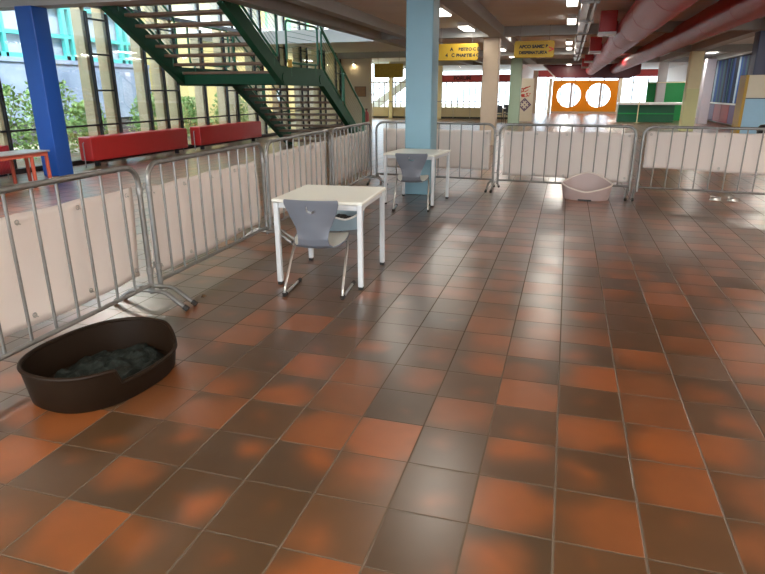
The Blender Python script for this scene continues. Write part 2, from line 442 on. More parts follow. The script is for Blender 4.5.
# wall at the end of the window wall, with its lamp cone
struct(MB().bb(XL - 2, -8.95, 28.0, 28.2, 0, ZC).build('wall_left', M['beige'], smooth=False))
wl = thing('wall_lamp', 'small wall lamp shining a cone down the beige wall behind the stairs', 'lamp', (-9.75, 27.9, 2.75))
MB().lathe([(.05, 0), (.07, .02), (.07, .12), (.05, .14)], n=16).build('housing', M['white'], wl)
lp = MB().lathe([(.045, -.004), (.045, .0)], n=16).build('bulb', emit('lamp_bulb', (1., .8, .5), 60.), wl)
pc = thing('picture', 'small brown framed picture on the beige wall under the wall lamp', 'picture', (-9.45, 27.97, 1.35))
MB().bb(-.25, .25, -.02, .02, 0, .4).build('board', M['picture'], pc, smooth=False)
fr = MB(); fr.bb(-.28, .28, -.03, .02, -.03, 0); fr.bb(-.28, .28, -.03, .02, .4, .43); fr.bb(-.28, -.25, -.03, .02, 0, .4); fr.bb(.25, .28, -.03, .02, 0, .4)
fr.build('frame', M['tread'], pc, smooth=False)

# back wall: parapet, windows, red fascia
YW = 36.8
struct(MB().bb(-13, -3.2, YW, YW + .2, .1, .64).build('wall_back', M['beige2'], smooth=False))
struct(MB().bb(-13, -3.2, YW - .03, YW + .2, 0, .1).build('baseboard_back', M['skirting'], smooth=False))
struct(MB().bb(-7.3, -3.2, YW, YW + .2, 2.1, 2.48).build('trim_11', M['redband'], smooth=False))
w3 = bpy.data.objects.new('window_3', None); COL.objects.link(w3); struct(w3)
x = -13.
while x < -3.1:
    MB().bb(x - .03, x + .03, YW + .05, YW + .13, .64, 2.1).build('mullion', M['galv2'], w3, smooth=False)
    x += .35
MB().bb(-13, -3.2, YW + .14, YW + .15, .64, 3.25).build('pane', M['glass'], w3, smooth=False)
MB().bb(-13, -3.2, YW + .02, YW + .14, 2.05, 2.13).build('transom', M['galv2'], w3, smooth=False)
pl = struct(MB().bb(-7.65, -7.3, YW - .05, YW + .2, 0, ZC).build('trim_12', M['ycol'], smooth=False))
pl = struct(MB().bb(-10.55, -10.35, YW - .15, YW + .2, 0, ZC).build('trim_13', M['ycol'], smooth=False))
struct(MB().bb(-3.2, -3.0, YW, YB, 0, ZC).build('wall_hall', M['wallw'], smooth=False))
fas = lettering('FORUM', .3, M['darktxt'], None, (-6.1, YW - .008, 2.19),   .01, True); fas.name = 'sign_lettering'; tag(fas, 'dark lettering on the red band above the far windows', 'lettering')
# handrail in front of the parapet
rl = thing('railing', 'thin metal railing in front of the low sand coloured far wall', 'railing', (-8, YW - .4, 0))
MB().tube([(-4.6, 0, .98), (4.6, 0, .98)], .02).build('handrail', M['galv2'], rl)
for k in range(10):
    MB().tube([(-4.5 + k, 0, 0), (-4.5 + k, 0, .98)], .018).build('post', M['galv2'], rl)
# far end of the hall: tall windows
w4 = bpy.data.objects.new('window_4', None); COL.objects.link(w4); struct(w4)
x = -3.0
while x < XR:
    MB().bb(x - .05, x + .05, YB - .1, YB, 0, 2.7).build('mullion', M['galv2'], w4, smooth=False); x += 1.15
MB().bb(-3, XR, YB - .06, YB - .05, 0, 2.7).build('pane', M['glass'], w4, smooth=False)
struct(MB().bb(-3, XR, YB - .12, YB, 2.7, ZC).build('wall_far', M['redband'], smooth=False))

# ------------------------------------------------------------------ columns
def column(label, m, x0, x1, y0, y1, z1=ZB):
    o = MB().rbox((0, 0, z1 / 2), (x1 - x0, y1 - y0, z1 - .004), .02).build('column', m, loc=((x0 + x1) / 2, (y0 + y1) / 2, .001))
    return tag(o, label, 'column')
column('deep blue square column by the window wall, beside the red radiators', M['blue'], -9.62, -9.24, 9.23, 9.60)
column('light blue square column standing behind the far white table', M['lblue'], -2.35, -1.945, 9.05, 9.5)
column('cream square column beyond the barriers, right of the yellow sign', M['cream'], -2.47, -2.02, 18.4, 18.85)
column('grey green column below the yellow hanging sign', M['gcol'], -2.65, -2.15, 29.3, 29.8)
column('warm grey column standing before the bright green panel', M['grcol'], 4.45, 4.88, 36.0, 36.4)
yc = column('pale yellow column with a greener lower half, right of the green panel', M['ycol'], 4.4, 4.86, 26.9, 27.4)
MB().rbox((0, 0, .82), (.475, .515, 1.62), .02).build('lower_paint', M['ygcol'], yc)
column('lavender white column beside the blue strips', M['lav'], 6.2, 6.62, 33.5, 34.0)
column('narrow cream column at the far hall entrance', M['cream'], -2.62, -2.3, 47.5, 47.9)
nc = column('navy column clad below with ivory and pale blue panels at right edge', M['navy'], 4.55, 4.98, 18.5, 19.0)
MB().bb(-.30, .34, -.33, -.26, .36, .93).build('ivory_panel', M['creamp'], nc, smooth=False, bevel=.005).location = (0, 0, 1.0)
MB().bb(-.30, .34, -.33, -.26, -.998, .34).build('pale_blue_panel', M['sky_panel'], nc, smooth=False, bevel=.005).location = (0, 0, 1.0)
MB().bb(-.37, -.30, -.33, .3, -.998, .93).build('ochre_panel', M['ochre'], nc, smooth=False, bevel=.005).location = (0, 0, 1.0)

# ------------------------------------------------------------------ crowd barriers and banners
BL = 2.02
def make_barrier():
    r = thing('crowd_barrier', '', 'barrier', group='galvanised crowd barriers')
    h = BL / 2; R = .13; zt = 1.045; zr = .17
    pts = [(-h, 0, .10), (-h, 0, zt - R)] + arc((-h + R, zt - R), R, PI, PI / 2, 6, lambda a, b: (a, 0, b)) + arc((h - R, zt - R), R, PI / 2, 0, 6, lambda a, b: (a, 0, b)) + [(h, 0, .10)]
    MB().tube(pts, .0195, 10).build('frame', M['galv'], r)
    MB().tube([(-h, 0, zr), (h, 0, zr)], .016, 8).build('bottom_rail', M['galv'], r)
    for k in range(10):
        x = -h + BL * (k + 1) / 11
        MB().tube([(x, 0, zr), (x, 0, zt)], .0095, 8).build('bar', M['galv'], r)
    for s in (-1, 1):
        x = s * h - .04
        f = [(x, -.30, .022), (x, -.15, .125), (x, -.11, .135), (x, .11, .135), (x, .15, .125), (x, .30, .022)]
        fo = MB().tube(f, .017, 8).build('foot', M['galv'], r)
        for t in (-1, 1):
            MB().tube([(x, t * .285, .034), (x, t * .315, .014)], .0205, 8).build('rubber_cap', M['rubber'], fo)
    for z in (.28, .87):
        ck = MB()
        ck.tube([(h, 0, z), (h + .03, 0, z), (h + .06, 0, z + .01), (h + .06, 0, z + .05)], .008, 6)
        ck.tube([(h, 0, z - .025), (h, 0, z + .025)], .024, 10)
        ck.build('coupling', M['galv2'], r)
        MB().tube([(-h, 0, z - .02), (-h, 0, z + .02)], .023, 10).build('socket', M['galv2'], r)
    return r
bar0 = make_barrier()
def between(a, b):
    a, b = Vector(a), Vector(b); m = (a + b) / 2; return (m.x, m.y, 0), math.atan2(b.y - a.y, b.x - a.x)
segs = [((-2.80, 1.50), (-2.87, 3.55), 'galvanised crowd barrier behind the brown pet bed, running out of the left edge'),
        ((-2.875, 3.66), (-2.95, 5.57), 'galvanised crowd barrier between brown pet bed and near white table, second of left row'),
        ((-2.96, 5.68), (-3.06, 7.72), 'galvanised crowd barrier behind the near white table, third along the left row'),
        ((-3.065, 7.84), (-3.165, 9.86), 'galvanised crowd barrier at far end of left row, next to the stair foot'),
        ((-3.12, 10.06), (-1.07, 9.86), 'galvanised crowd barrier crossing behind the light blue column'),
        ((-.99, 9.85), (1.00, 9.65), 'galvanised crowd barrier behind the dusty pink pet bed'),
        ((1.10, 9.64), (3.15, 9.42), 'galvanised crowd barrier behind the two steel bowls at right')]
ban_spec = [(-.98, .98, .25, .90), (-.97, .97, .21, .88), (-.98, .98, .22, .92), (-.98, .98, .26, .93), (-.90, .93, .30, .95), (-.95, .98, .235, .955), (-.97, .99, .44, .985)]
ban_lab = ['white banner with eyelets tied to the barrier behind the brown pet bed',
           'white banner tied to the second barrier of the left row, above pale floor tiles',
           'white banner on the barrier behind the near white table',
           'white banner on the left barrier nearest the stair foot',
           'white banner on the barrier behind the light blue column',
           'white banner on the barrier behind the dusty pink pet bed',
           'white banner hung higher on the barrier behind the two steel bowls']
for i, (a, b, lab) in enumerate(segs):
    loc, rz = between(a, b)
    if i == 0: o = bar0; o.location = loc; o.rotation_euler = (0, 0, rz); o['label'] = lab
    else: o = dup(bar0, loc, rz, lab)
    L = (Vector(a) - Vector(b)).length
    o.scale = (L / BL, 1, 1)
    x0, x1, z0, z1 = ban_spec[i]; rnd = random.Random(i)
    x0 *= L / BL; x1 *= L / BL
    side = 1
    g = MB(); nx, nz = 40, 14; vs = []
    ph = rnd.random() * 6
    for p in range(nx + 1):
        for q in range(nz + 1):
            s, t = p / nx, q / nz
            yy = .052 + .010 * math.sin(9 * s + 3 * t + ph) + .006 * math.sin(23 * s - 4 * t + ph * 2)
            sag = -.012 * math.sin(PI * ((s * 4) % 1)) * t - .03 * (1 - t) * math.sin(4 * s + ph) * .5
            vs.append((x0 + (x1 - x0) * s, yy, z0 + (z1 - z0) * t + sag))
    g.add(vs, [(p * (nz + 1) + q, (p + 1) * (nz + 1) + q, (p + 1) * (nz + 1) + q + 1, p * (nz + 1) + q + 1) for p in range(nx) for q in range(nz)])
    bn = thing('banner', ban_lab[i], 'banner', loc, rz, 'white banners on the barriers')
    g.build('cloth', M['banner'], bn, solid=.002)
    for zz in (z0 + .05, z1 - .05):
        for k in range(5):
            xx = x0 + .06 + (x1 - x0 - .12) * k / 4
            ring = [(xx + .013 * math.cos(t), .044, zz + .013 * math.sin(t)) for t in [2 * PI * j / 12 for j in range(12)]]
            e = MB().tube(ring, .004, 6, True); e.tube([(xx, .052, zz), (xx + .012, .03, zz - .012)], .0035, 5)
            e.build('eyelet', M['chrome'], bn)

# ------------------------------------------------------------------ tables and chairs
def make_table(label, loc, rz, w=.76, d=.82):
    r = thing('table', label, 'table', loc, rz)
    MB().rbox((0, 0, .7075), (w, d, .025), .012).build('table_top', M['table'], r)
    fr = MB(); i = .025
    fr.bb(-w / 2 + i, w / 2 - i, -d / 2 + i, -d / 2 + i + .025, .65, .695); fr.bb(-w / 2 + i, w / 2 - i, d / 2 - i - .025, d / 2 - i, .65, .695)
    fr.bb(-w / 2 + i, -w / 2 + i + .025, -d / 2 + i, d / 2 - i, .65, .695); fr.bb(w / 2 - i - .025, w / 2 - i, -d / 2 + i, d / 2 - i, .65, .695)
    fr.build('apron', M['tmetal'], r, smooth=False)
    for sx in (-1, 1):
        for sy in (-1, 1):
            x, y = sx * (w / 2 - .03), sy * (d / 2 - .03)
            l = MB().rbox((x, y, .36), (.042, .042, .67), .008).build('leg', M['tmetal'], r)
            MB().rbox((x, y, .013), (.040, .040, .026), .008).build('foot_cap', M['rubber'], l)
    return r
make_table('white square table nearest the camera, pale grey legs, grey chair tucked in', (-1.86, 4.71, 0), math.radians(3.5))
make_table('white table standing in front of the light blue column', (-2.01, 8.49, 0), math.radians(-5))

def shell_mesh(seat_face=False):
    prof = [(.215, .415, .165), (.20, .432, .195), (.15, .438, .215), (.08, .428, .222), (.0, .412, .215), (-.08, .395, .185), (-.135, .392, .15), (-.165, .415, .125),
            (-.182, .465, .118), (-.194, .535, .132), (-.203, .60, .162), (-.213, .65, .184), (-.224, .70, .202), (-.234, .735, .212), (-.240, .758, .212), (-.241, .768, .206)]
    # resample finely
    fine = []
    for i in range(len(prof) - 1):
        n = 9
        for k in range(n): fine.append(tuple(prof[i][j] + (prof[i + 1][j] - prof[i][j]) * k / n for j in range(3)))
    fine.append(prof[-1])
    if seat_face: fine = fine[:60]
    nx = 72; vs = []; fs = []
    for (y, z, w) in fine:
        back = max(0, min(1, (z - .46) / .1))
        for i in range(nx + 1):
            s = -1 + 2 * i / nx
            yy = y + back * .035 * s * s; zz = z - (1 - back) * .012 * (1 - s * s) + (.004 if seat_face else 0)
            vs.append((w * s * (.96 if seat_face else 1), yy + (.004 if seat_face and back > 0 else 0), zz))
    for r in range(len(fine) - 1):
        for i in range(nx):
            a = r * (nx + 1) + i
            cx = sum(vs[q][0] for q in (a, a + 1)) / 2; cz = (vs[a][2] + vs[a + nx + 1][2]) / 2
            if not seat_face and cz > .6:
                d1 = math.hypot(cx, cz - .700); d2 = math.hypot(cx, cz - .712)
                if d1 < .036 and math.hypot(cx - .006, cz - .713) > .030: continue
            fs.append((a, a + 1, a + nx + 2, a + nx + 1))
    return MB().add(vs, fs)
def make_chair(label, loc, rz):
    r = thing('chair', label, 'chair', loc, rz, 'grey shell chairs')
    shell_mesh().build('shell', M['shell'], r, solid=.009)
    shell_mesh(True).build('seat_face', M['shellw'], r, solid=.003)
    for s in (-1, 1):
        f = [(s * .235, .17, .014), (s * .235, .1, .013), (s * .235, -.20, .013), (s * .235, -.225, .018), (s * .235, -.232, .035), (s * .232, -.22, .07), (s * .222, .03, .36), (s * .216, .055, .392), (s * .195, .07, .404), (s * .10, .075, .402), (s * .02, .075, .402)]
        leg = MB().tube(f, .011, 10).build('frame_leg', M['chrome'], r)
        c = MB(); c.tube([(s * .235, -.19, .012), (s * .235, -.24, .012), (s * .235, -.243, .03)], .0155, 8)
        c.build('rear_glide', M['rubber'], leg)
        MB().tube([(s * .235, .12, .012), (s * .235, .185, .012)], .0155, 8).build('front_glide', M['rubber'], leg)
    MB().tube([(-.15, -.05, .378), (.15, -.05, .378)], .010, 8).build('cross_bar', M['chrome'], r)
    return r
ch = make_chair('grey shell chair with finger hole tucked under the nearest white table', (-1.81, 4.285, 0), math.radians(7))
dup(ch, (-1.945, 7.92, 0), math.radians(9), 'grey shell chair at the far table by the light blue column')

# ------------------------------------------------------------------ pet beds, bowls
def petbed(name, label, loc, rz, a, b, rim_h, m, mrim, foot=True, flare=.9, rimr=.011, expo=2.4):
    r = thing(name, label, 'pet bed', loc, rz)
    n = 96
    def outl(t, k):
        ct, st = math.cos(t), math.sin(t)
        return (k * a * abs(ct) ** (2 / expo) * (1 if ct >= 0 else -1), k * b * abs(st) ** (2 / expo) * (1 if st >= 0 else -1))
    T_ = [2 * PI * i / n for i in range(n)]
    rows_out = [[], [], [], []]; vs = []; fs = []
    prof = [(flare * .97, 0.0, 0), (flare, .012, 0), (1.0, 1., 1), (.975, 1., 1), (flare * .97, .03, 0), (flare * .5, .026, 0)]
    for (k, zf, rel) in prof:
        for t in T_:
            x, y = outl(t, k); z = rim_h(t) * zf if rel else zf
            if rel: # shallower rim keeps to the flare of the wall
                kk = k - (1 - z / max(rim_h(q) for q in T_)) * (1 - flare); x, y = outl(t, kk)
            vs.append((x, y, z))
    P = len(prof)
    for p in range(P - 1):
        for i in range(n):
            j = (i + 1) % n; fs.append((p * n + i, p * n + j, (p + 1) * n + j, (p + 1) * n + i))
    fs.append(tuple(range((P - 1) * n, P * n))); fs.append(tuple(range(n))[::-1])
    MB().add(vs, fs).build('tub', m, r)
    pts = [((Vector(vs[2 * n + i]) + Vector(vs[3 * n + i])) / 2) for i in range(n)]
    MB().tube(pts, rimr, 8, True).build('rim', mrim, r)
    return r
def sm(x, a, b):
    t = max(0, min(1, (x - a) / (b - a))); return t * t * (3 - 2 * t)
# brown bed: long axis along local x, entry on the local -y side
def rim_brown(t):
    d = math.degrees(t) % 360            # 270 = entry side; local x points down the room
    h = .205
    cut = sm(d, 243, 248) * (1 - sm(d, 318, 354))
    return h - .085 * cut
petbed('pet_bed', 'dark brown oval plastic pet bed with low entry, in the left foreground', (-2.347, 2.443, 0), math.radians(85), .42, .322, rim_brown, M['brown'], M['brown'], flare=.93, rimr=.012)
def blanket(label, loc, rz, a, b, z0, m, name='blanket', amp=.03):
    g = MB(); n = 44; R = 16; vs = [(0, 0, z0 + amp)]; fs = []
    rnd = random.Random(5); ph = [rnd.random() * 6 for _ in range(8)]
    def h(x, y):
        return amp * (.5 + .5 * math.sin(17 * x + 9 * y + ph[0]) * math.sin(13 * y - 6 * x + ph[1])) + .5 * amp * math.sin(41 * x + ph[2] + 3 * math.sin(18 * y)) * math.sin(33 * y + ph[3]) + amp * .25 * math.sin(90 * x + 50 * y)
    for k in range(1, R + 1):
        for i in range(n):
            t = 2 * PI * i / n; wob = 1 + .05 * math.sin(5 * t + 1) + .04 * math.sin(9 * t)
            x, y = a * k / R * math.cos(t) * wob, b * k / R * math.sin(t) * wob
            e = 1 - sm(k / R, .8, 1.0)
            vs.append((x, y, z0 + max(0.004, h(x, y) * e + amp * e)))
    fs += [(0, 1 + i, 1 + (i + 1) % n) for i in range(n)]
    for k in range(R - 1):
        for i in range(n):
            j = (i + 1) % n; fs.append((1 + k * n + i, 1 + (k + 1) * n + i, 1 + (k + 1) * n + j, 1 + k * n + j))
    o = g.add(vs, fs).build(name, m, None, loc, rz); return tag(o, label, 'blanket' if name == 'blanket' else name)
blanket('crumpled dark green black fleece blanket lying in the brown pet bed', (-2.347, 2.455, 0), math.radians(86), .355, .25, .034, M['blanket'])
def rim_dip(lo, hi):
    def f(t):
        d = math.degrees(t) % 360
        x = abs(d - 270)
        c = math.cos(t); sgn = math.sin(t)
        k = 1 - abs(c) ** 1.15
        return hi - (hi - lo) * k if sgn < 0 else hi + (hi - lo) * 1.45 * k
    return f
pb = petbed('pet_bed', 'dusty pink plastic pet bed with pale dipped rim at the back barrier', (.375, 9.405, 0), math.radians(-5), .385, .265, rim_dip(.13, .225), M['pink'], M['pinkrim'], flare=.84, rimr=.012)
MB().rbox((0, -.222, .012), (.19, .02, .022), .008).build('gap_shade', M['blackplastic'], pb)  # dark strip standing in for the shade in the gap underneath
petbed('pet_bed', 'blue grey plastic pet bed with pale rim, half hidden behind nearest table', (-2.47, 6.52, 0), math.radians(35), .30, .23, rim_dip(.13, .24), M['bluebed'], M['palerim'], flare=.88, rimr=.012)
blanket('dark cushion lying inside the blue grey pet bed', (-2.47, 6.52, 0), math.radians(35), .235, .175, .034, M['blackplastic'], 'cushion', .05)
bowl_p = [(.075, 0), (.08, .004), (.068, .03), (.072, .05), (.085, .055), (.083, .058), (.066, .05), (.05, .018), (.0001, .015)]
b1 = MB().lathe(bowl_p, n=28).build('food_bowl', M['steel'], loc=(2.21, 9.78, .001)); tag(b1, 'steel pet bowl under the right barrier, left of the pair', 'bowl', 'steel bowls')
b2 = b1.copy(); COL.objects.link(b2); b2.location = (2.44, 9.76, .001); b2['label'] = 'steel pet bowl under the right barrier, right of the pair'
lf = MB(); lf.add([(-.02, -.012, .002), (.012, -.02, .004), (.026, .004, .012), (.006, .022, .004), (-.018, .012, .016), (0, 0, .022)], [(0, 1, 5), (1, 2, 5), (2, 3, 5), (3, 4, 5), (4, 0, 5)])
tag(lf.build('dry_leaf', M['leaf_dry'], loc=(-2.62, 3.83, 0), solid=.002), 'small dry brown leaf on the tiles near the left barrier feet', 'leaf')

# ------------------------------------------------------------------ radiators, red table
def radiator(y0, y1, label, m):
    r = thing('radiator', label, 'radiator', (-9.82, (y0 + y1) / 2, 0), 0, 'red box radiators')
    L = y1 - y0
    MB().rbox((0, 0, .38), (.34, L, .50), .035).build('casing', m, r)
    for s in (-1, 1):
        MB().bb(-.05, .05, s * (L / 2 - .3) - .03, s * (L / 2 - .3) + .03, 0, .14).build('foot', M['black'], r, smooth=False)
        MB().tube([(-.02, s * (L / 2 + .03), 0), (-.02, s * (L / 2 + .03), .5), (-.02, s * (L / 2 - .02), .53)], .013, 6).build('pipe', M['galv2'], r)
    return r
radiator(10.62, 14.12, 'long red box radiator under the window wall, right of blue column', M['red'])
radiator(14.72, 18.3, 'red box radiator under the window wall below the stairs', M['red'])
radiator(5.2, 8.62, 'red ribbed radiator under the window wall, by the left edge', M['redrib'])
rt = thing('side_table', 'low table with orange red frame and grey top, left of the deep blue column', 'table', (-9.05, 7.85, 0))
rt.scale = (1, 1, .79)
MB().rbox((0, 0, .70), (.56, 1.6, .03), .01).build('table_top', M['tabletop_dk'], rt)
for sx in (-1, 1):
    for y in (-.7, .42, .74):
        MB().rbox((sx * .23, y, .345), (.05, .05, .69), .01).build('leg', M['orangered'], rt)
    MB().bb(sx * .23 - .02, sx * .23 + .02, -.7, .74, .60, .684).build('apron', M['orangered'], rt, smooth=False)

# ------------------------------------------------------------------ staircase
st = thing('staircase', 'green steel staircase with open brown treads and a landing', 'staircase', (-6.93, 17.3, 0))
SX, SY = -6.93, 17.3
xl, xr = -8.1, -5.75
RISE, GO = .163, .27
yA, yB_ = 14.08, 11.86                 # landing far and near end
def nose(y):                           # height of the walking line
    if y >= yA: return max(0, 12 * RISE - (y - yA) / GO * RISE)
    if y >= yB_: return 12 * RISE
    return 12 * RISE + (yB_ - y) / GO * RISE
for xx, s in ((xl, -1), (xr, 1)):
    yt = 9.72
    up = [(17.32, .16), (yA, 2.05), (yB_, 2.05), (yt, nose(yt) + .09)]
    lo = [(yt, nose(yt) - .27), (yB_ + .03, 1.69), (yA - .02, 1.69), (17.05, 0.0), (17.32, 0.0)]
    q = [(y - SY, z) for y, z in up + lo]
    x0 = xx - SX
    strg = MB().prism(q, 0, x0 - .035, x0 + .035).build('stringer', M['green'], st, smooth=False)
    fl_ = MB()                           # flange under the plate
    lowline = [(17.05, 0.005), (yA - .02, 1.69), (yB_ + .03, 1.69), (yt, nose(yt) - .27)]
    for a, b in zip(lowline, lowline[1:]):
        fl_.prism([(a[0] - SY, a[1] - .02), (b[0] - SY, b[1] - .02), (b[0] - SY, b[1]), (a[0] - SY, a[1])], 0, x0 - .07, x0 + .07)
    fl_.build('flange', M['green'], strg, smooth=False)
    for yy in (yA - .1, yB_ + .12, 16.0):   # round splice plates
        MB().tube([(x0 + .034 * s, yy - SY, nose(yy) - .14), (x0 + .05 * s, yy - SY, nose(yy) - .14)], .11, 20).build('splice_plate', M['green'], strg)
W = xr - xl - .07
for k in range(1, 12):
    y = yA + GO * (12 - k); z = k * RISE
    MB().rbox((0, y - SY - .02, z - .028), (W, .30, .056), .012, axis=0).build('tread', M['tread'], st)
MB().bb(-W / 2, W / 2, yB_ - SY - .02, yA - SY + .02, 12 * RISE - .05, 12 * RISE).build('landing', M['tread'], st, smooth=False)
for k in range(1, 9):
    y = yB_ - GO * k; z = (12 + k) * RISE
    if z > 3.32: break
    MB().rbox((0, y - SY + .1, z - .028), (W, .30, .056), .012, axis=0).build('tread', M['tread'], st)
for yy in (yA - .06, yB_ + .06):
    MB().bb(-W / 2, W / 2, yy - SY - .03, yy - SY + .03, 1.70, 1.9).build('landing_beam', M['green'], st, smooth=False)
def hoop(x, y0, y1, lo, hi, r=.024):
    """closed tube panel following the walking line, rounded corners"""
    A = [(y0, nose(y0) + lo), (y1, nose(y1) + lo), (y1, nose(y1) + hi), (y0, nose(y0) + hi)]
    pts = []
    for i in range(4):
        p, c, n = Vector(A[i - 1]), Vector(A[i]), Vector(A[(i + 1) % 4]); rr = .11
        a = c + (p - c).normalized() * rr; b = c + (n - c).normalized() * rr
        for k in range(6):
            t = k / 5; q = a * (1 - t) ** 2 + c * 2 * t * (1 - t) + b * t * t; pts.append((x, q.x - SY, q.y))
    return MB().tube(pts, r, 8, True)
for xx in (xl + .03, xr + .02):
    x0 = xx - SX
    for (y0, y1) in ((yB_ - .12, 9.85), (yA - .22, yB_ + .32), (17.15, 15.6), (15.5, yA + .02)):
        h = hoop(x0, y0, y1, .17, .99)
        g = h.build('guard_hoop', M['greenrail'], st)
        wv = MB()
        for k in range(1, 8):
            t = k / 8; ya, yb = y0 + (y1 - y0) * .04, y1 - (y1 - y0) * .04
            wv.tube([(x0, ya - SY, nose(ya) + .17 + .82 * t), (x0, yb - SY, nose(yb) + .17 + .82 * t)], .0045, 5)
        wv.build('guard_wires', M['greenrail'], g)
        for y in (y0 + (y1 - y0) * .1, y1 - (y1 - y0) * .1):
            MB().tube([(x0, y - SY, nose(y) - .1), (x0, y - SY, nose(y) + .2)], .018, 8).build('post', M['greenrail'], g)
hr = MB().tube([(xr + .02 - SX, 17.3 - SY, .05), (xr + .02 - SX, 17.3 - SY, .95), (xr + .02 - SX, 17.2 - SY, 1.06), (xr + .02 - SX, yA - SY, nose(yA) + 1.03)], .026, 8)
hr.build('handrail', M['greenrail'], st)
MB().bb(xr + .06 - SX, xr + .08 - SX, 12.12 - SY, 12.3 - SY, 2.03, 2.19).build('yellow_plate', M['yellow'], st, smooth=False)

fe = thing('fire_extinguisher', 'small red cylinder on a pale stand beside the stair foot', 'fire extinguisher', (-6.75, 20.6, 0))
MB().lathe([(.05, 0), (.06, .02), (.06, .40), (.05, .42)], n=16).build('stand', M['creamp'], fe)
MB().lathe([(.05, .42), (.085, .45), (.085, .80), (.06, .87), (.025, .89), (.025, .95)], n=18).build('body', M['brick'], fe)
MB().bb(-.05, .05, -.015, .015, .95, .98).build('handle', M['blackplastic'], fe, smooth=False)

# ------------------------------------------------------------------ hanging signs
def sign(label, x0, x1, y, z0, z1, m, lines, zc=ZC, arrow=False, rz=0.):
    r = thing('hanging_sign', label, 'sign', ((x0 + x1) / 2, y, (z0 + z1) / 2), rz)
    w, h = x1 - x0, z1 - z0
    MB().rbox((0, 0, 0), (w, .05, h), .05, axis=1).build('board', m, r)
    for s in (-1, 1):
        MB().tube([(s * w * .36, 0, h / 2 - .01), (s * w * .36, 0, zc - (z0 + z1) / 2)], .009, 6).build('hanger', M['galv2'], r)
    for i, (txt, cx, cz, size, mm) in enumerate(lines):
        lettering(txt, size, mm, r, (cx, -.027, cz))
    return r
bt, rtx = M['blacktxt'], M['redtxt']
sign('yellow hanging sign with two text rows, half hidden by light blue column', -3.80, -2.55, 18.0, 2.38, 2.83, M['yellow'],
     [('A', -.18, .035, .13, bt), ('BISTRO C D', .06, .035, .115, bt), ('4', -.31, -.125, .13, bt), ('C', -.14, -.125, .13, bt), ('PHARTIE 4 C', .0, -.125, .115, bt)])
sign('yellow hanging sign with two text rows and a red arrow, right of cream column', -1.56, -.49, 18.0, 2.42, 2.86, M['yellow'],
     [('APCO SAMS', -.40, .03, .115, bt), ('C B', .19, .03, .115, bt), ('DESPEMATUR', -.40, -.12, .105, bt), ('TA', .22, -.12, .105, bt), ('>', .38, -.1, .26, rtx)])
sign('weathered yellow sign board left of the light blue column', -8.40, -7.06, 26.8, 2.13, 2.72, M['yellowback'], [])

# ------------------------------------------------------------------ ducts
def duct(label, x, z, r, y0, y1):
    d = thing('air_duct', label, 'air duct', (x, (y0 + y1) / 2, z), 0, 'maroon round air ducts')
    L = (y1 - y0) / 2
    MB().tube([(0, -L + 2 * L * k / 40, 0) for k in range(41)], r, 40).build('pipe', M['duct'], d)
    y = -L + .6
    while y < L:
        MB().tube([(0, y - .02, 0), (0, y + .02, 0)], r + .004, 40).build('joint_band', M['duct'], d); y += 2.6
    return d
duct('large maroon round air duct, left and upper of the two under the ceiling', 1.25, 2.87, .325, 1.0, 43.6)
duct('maroon round air duct, right and lower of the two under the ceiling', 2.70, 2.91, .285, 1.0, 43.6)
td = thing('hanging_duct_manifold', 'dark maroon crossways duct box at the far end of the two ducts', 'air duct', (1.4, 44.0, 2.72))
MB().prism([(-3.2, .5), (-2.3, -.32), (2.3, -.38), (2.9, -.1), (2.9, .5)], 1, -.38, .38).build('casing', M['maroon'], td, smooth=False, bevel=.04)
MB().prism([(-3.27, .5), (-3.2, .5), (-2.3, -.32), (-2.33, -.40)], 1, -.44, -.38).build('edge_strip', M['pinkrim'], td, smooth=False)
for q in (-2, 2): MB().tube([(q, 0, .45), (q, 0, .54)], .02, 6).build('hanger', M['galv2'], td)
def outlet(y, label):
    o = thing('duct_outlet', label, 'air outlet', (.71, y, 2.78), 0, 'red duct outlets')
    MB().rbox((0, 0, .235), (.36, .62, .47), .02).build('casing', M['redbox'], o)
    MB().bb(-.19, .19, -.33, .33, -.03, .03).build('diffuser', M['whitegloss'], o, smooth=False, bevel=.01)
    MB().tube([(.1, 0, .16), (.205, 0, .14)], .13, 16).build('spigot', M['duct'], o)
for y, l in ((15.6, 'red boxed duct outlet with white underside, nearest of the row'), (22.6, 'red boxed duct outlet with white underside, second of the row'),
             (29.6, 'red boxed duct outlet, third along the big duct'), (36.6, 'red boxed duct outlet, farthest along the big duct')): outlet(y, l)
ct = thing('cable_trunking', 'silver cable trunking running along the ceiling left of the ducts', 'trunking', (.20, 18, 0))
MB().bb(-.12, .02, -16, 16, 3.03, 3.10).build('tray', M['trunking'], ct, smooth=False)
MB().tube([(.12, -16, 3.05), (.12, 16, 3.05)], .035, 10).build('conduit', M['trunking'], ct)
for k in range(11):
    MB().bb(-.15, .18, -15 + 3 * k - .02, -15 + 3 * k + .02, 3.0, 3.24).build('bracket', M['galv2'], ct, smooth=False)

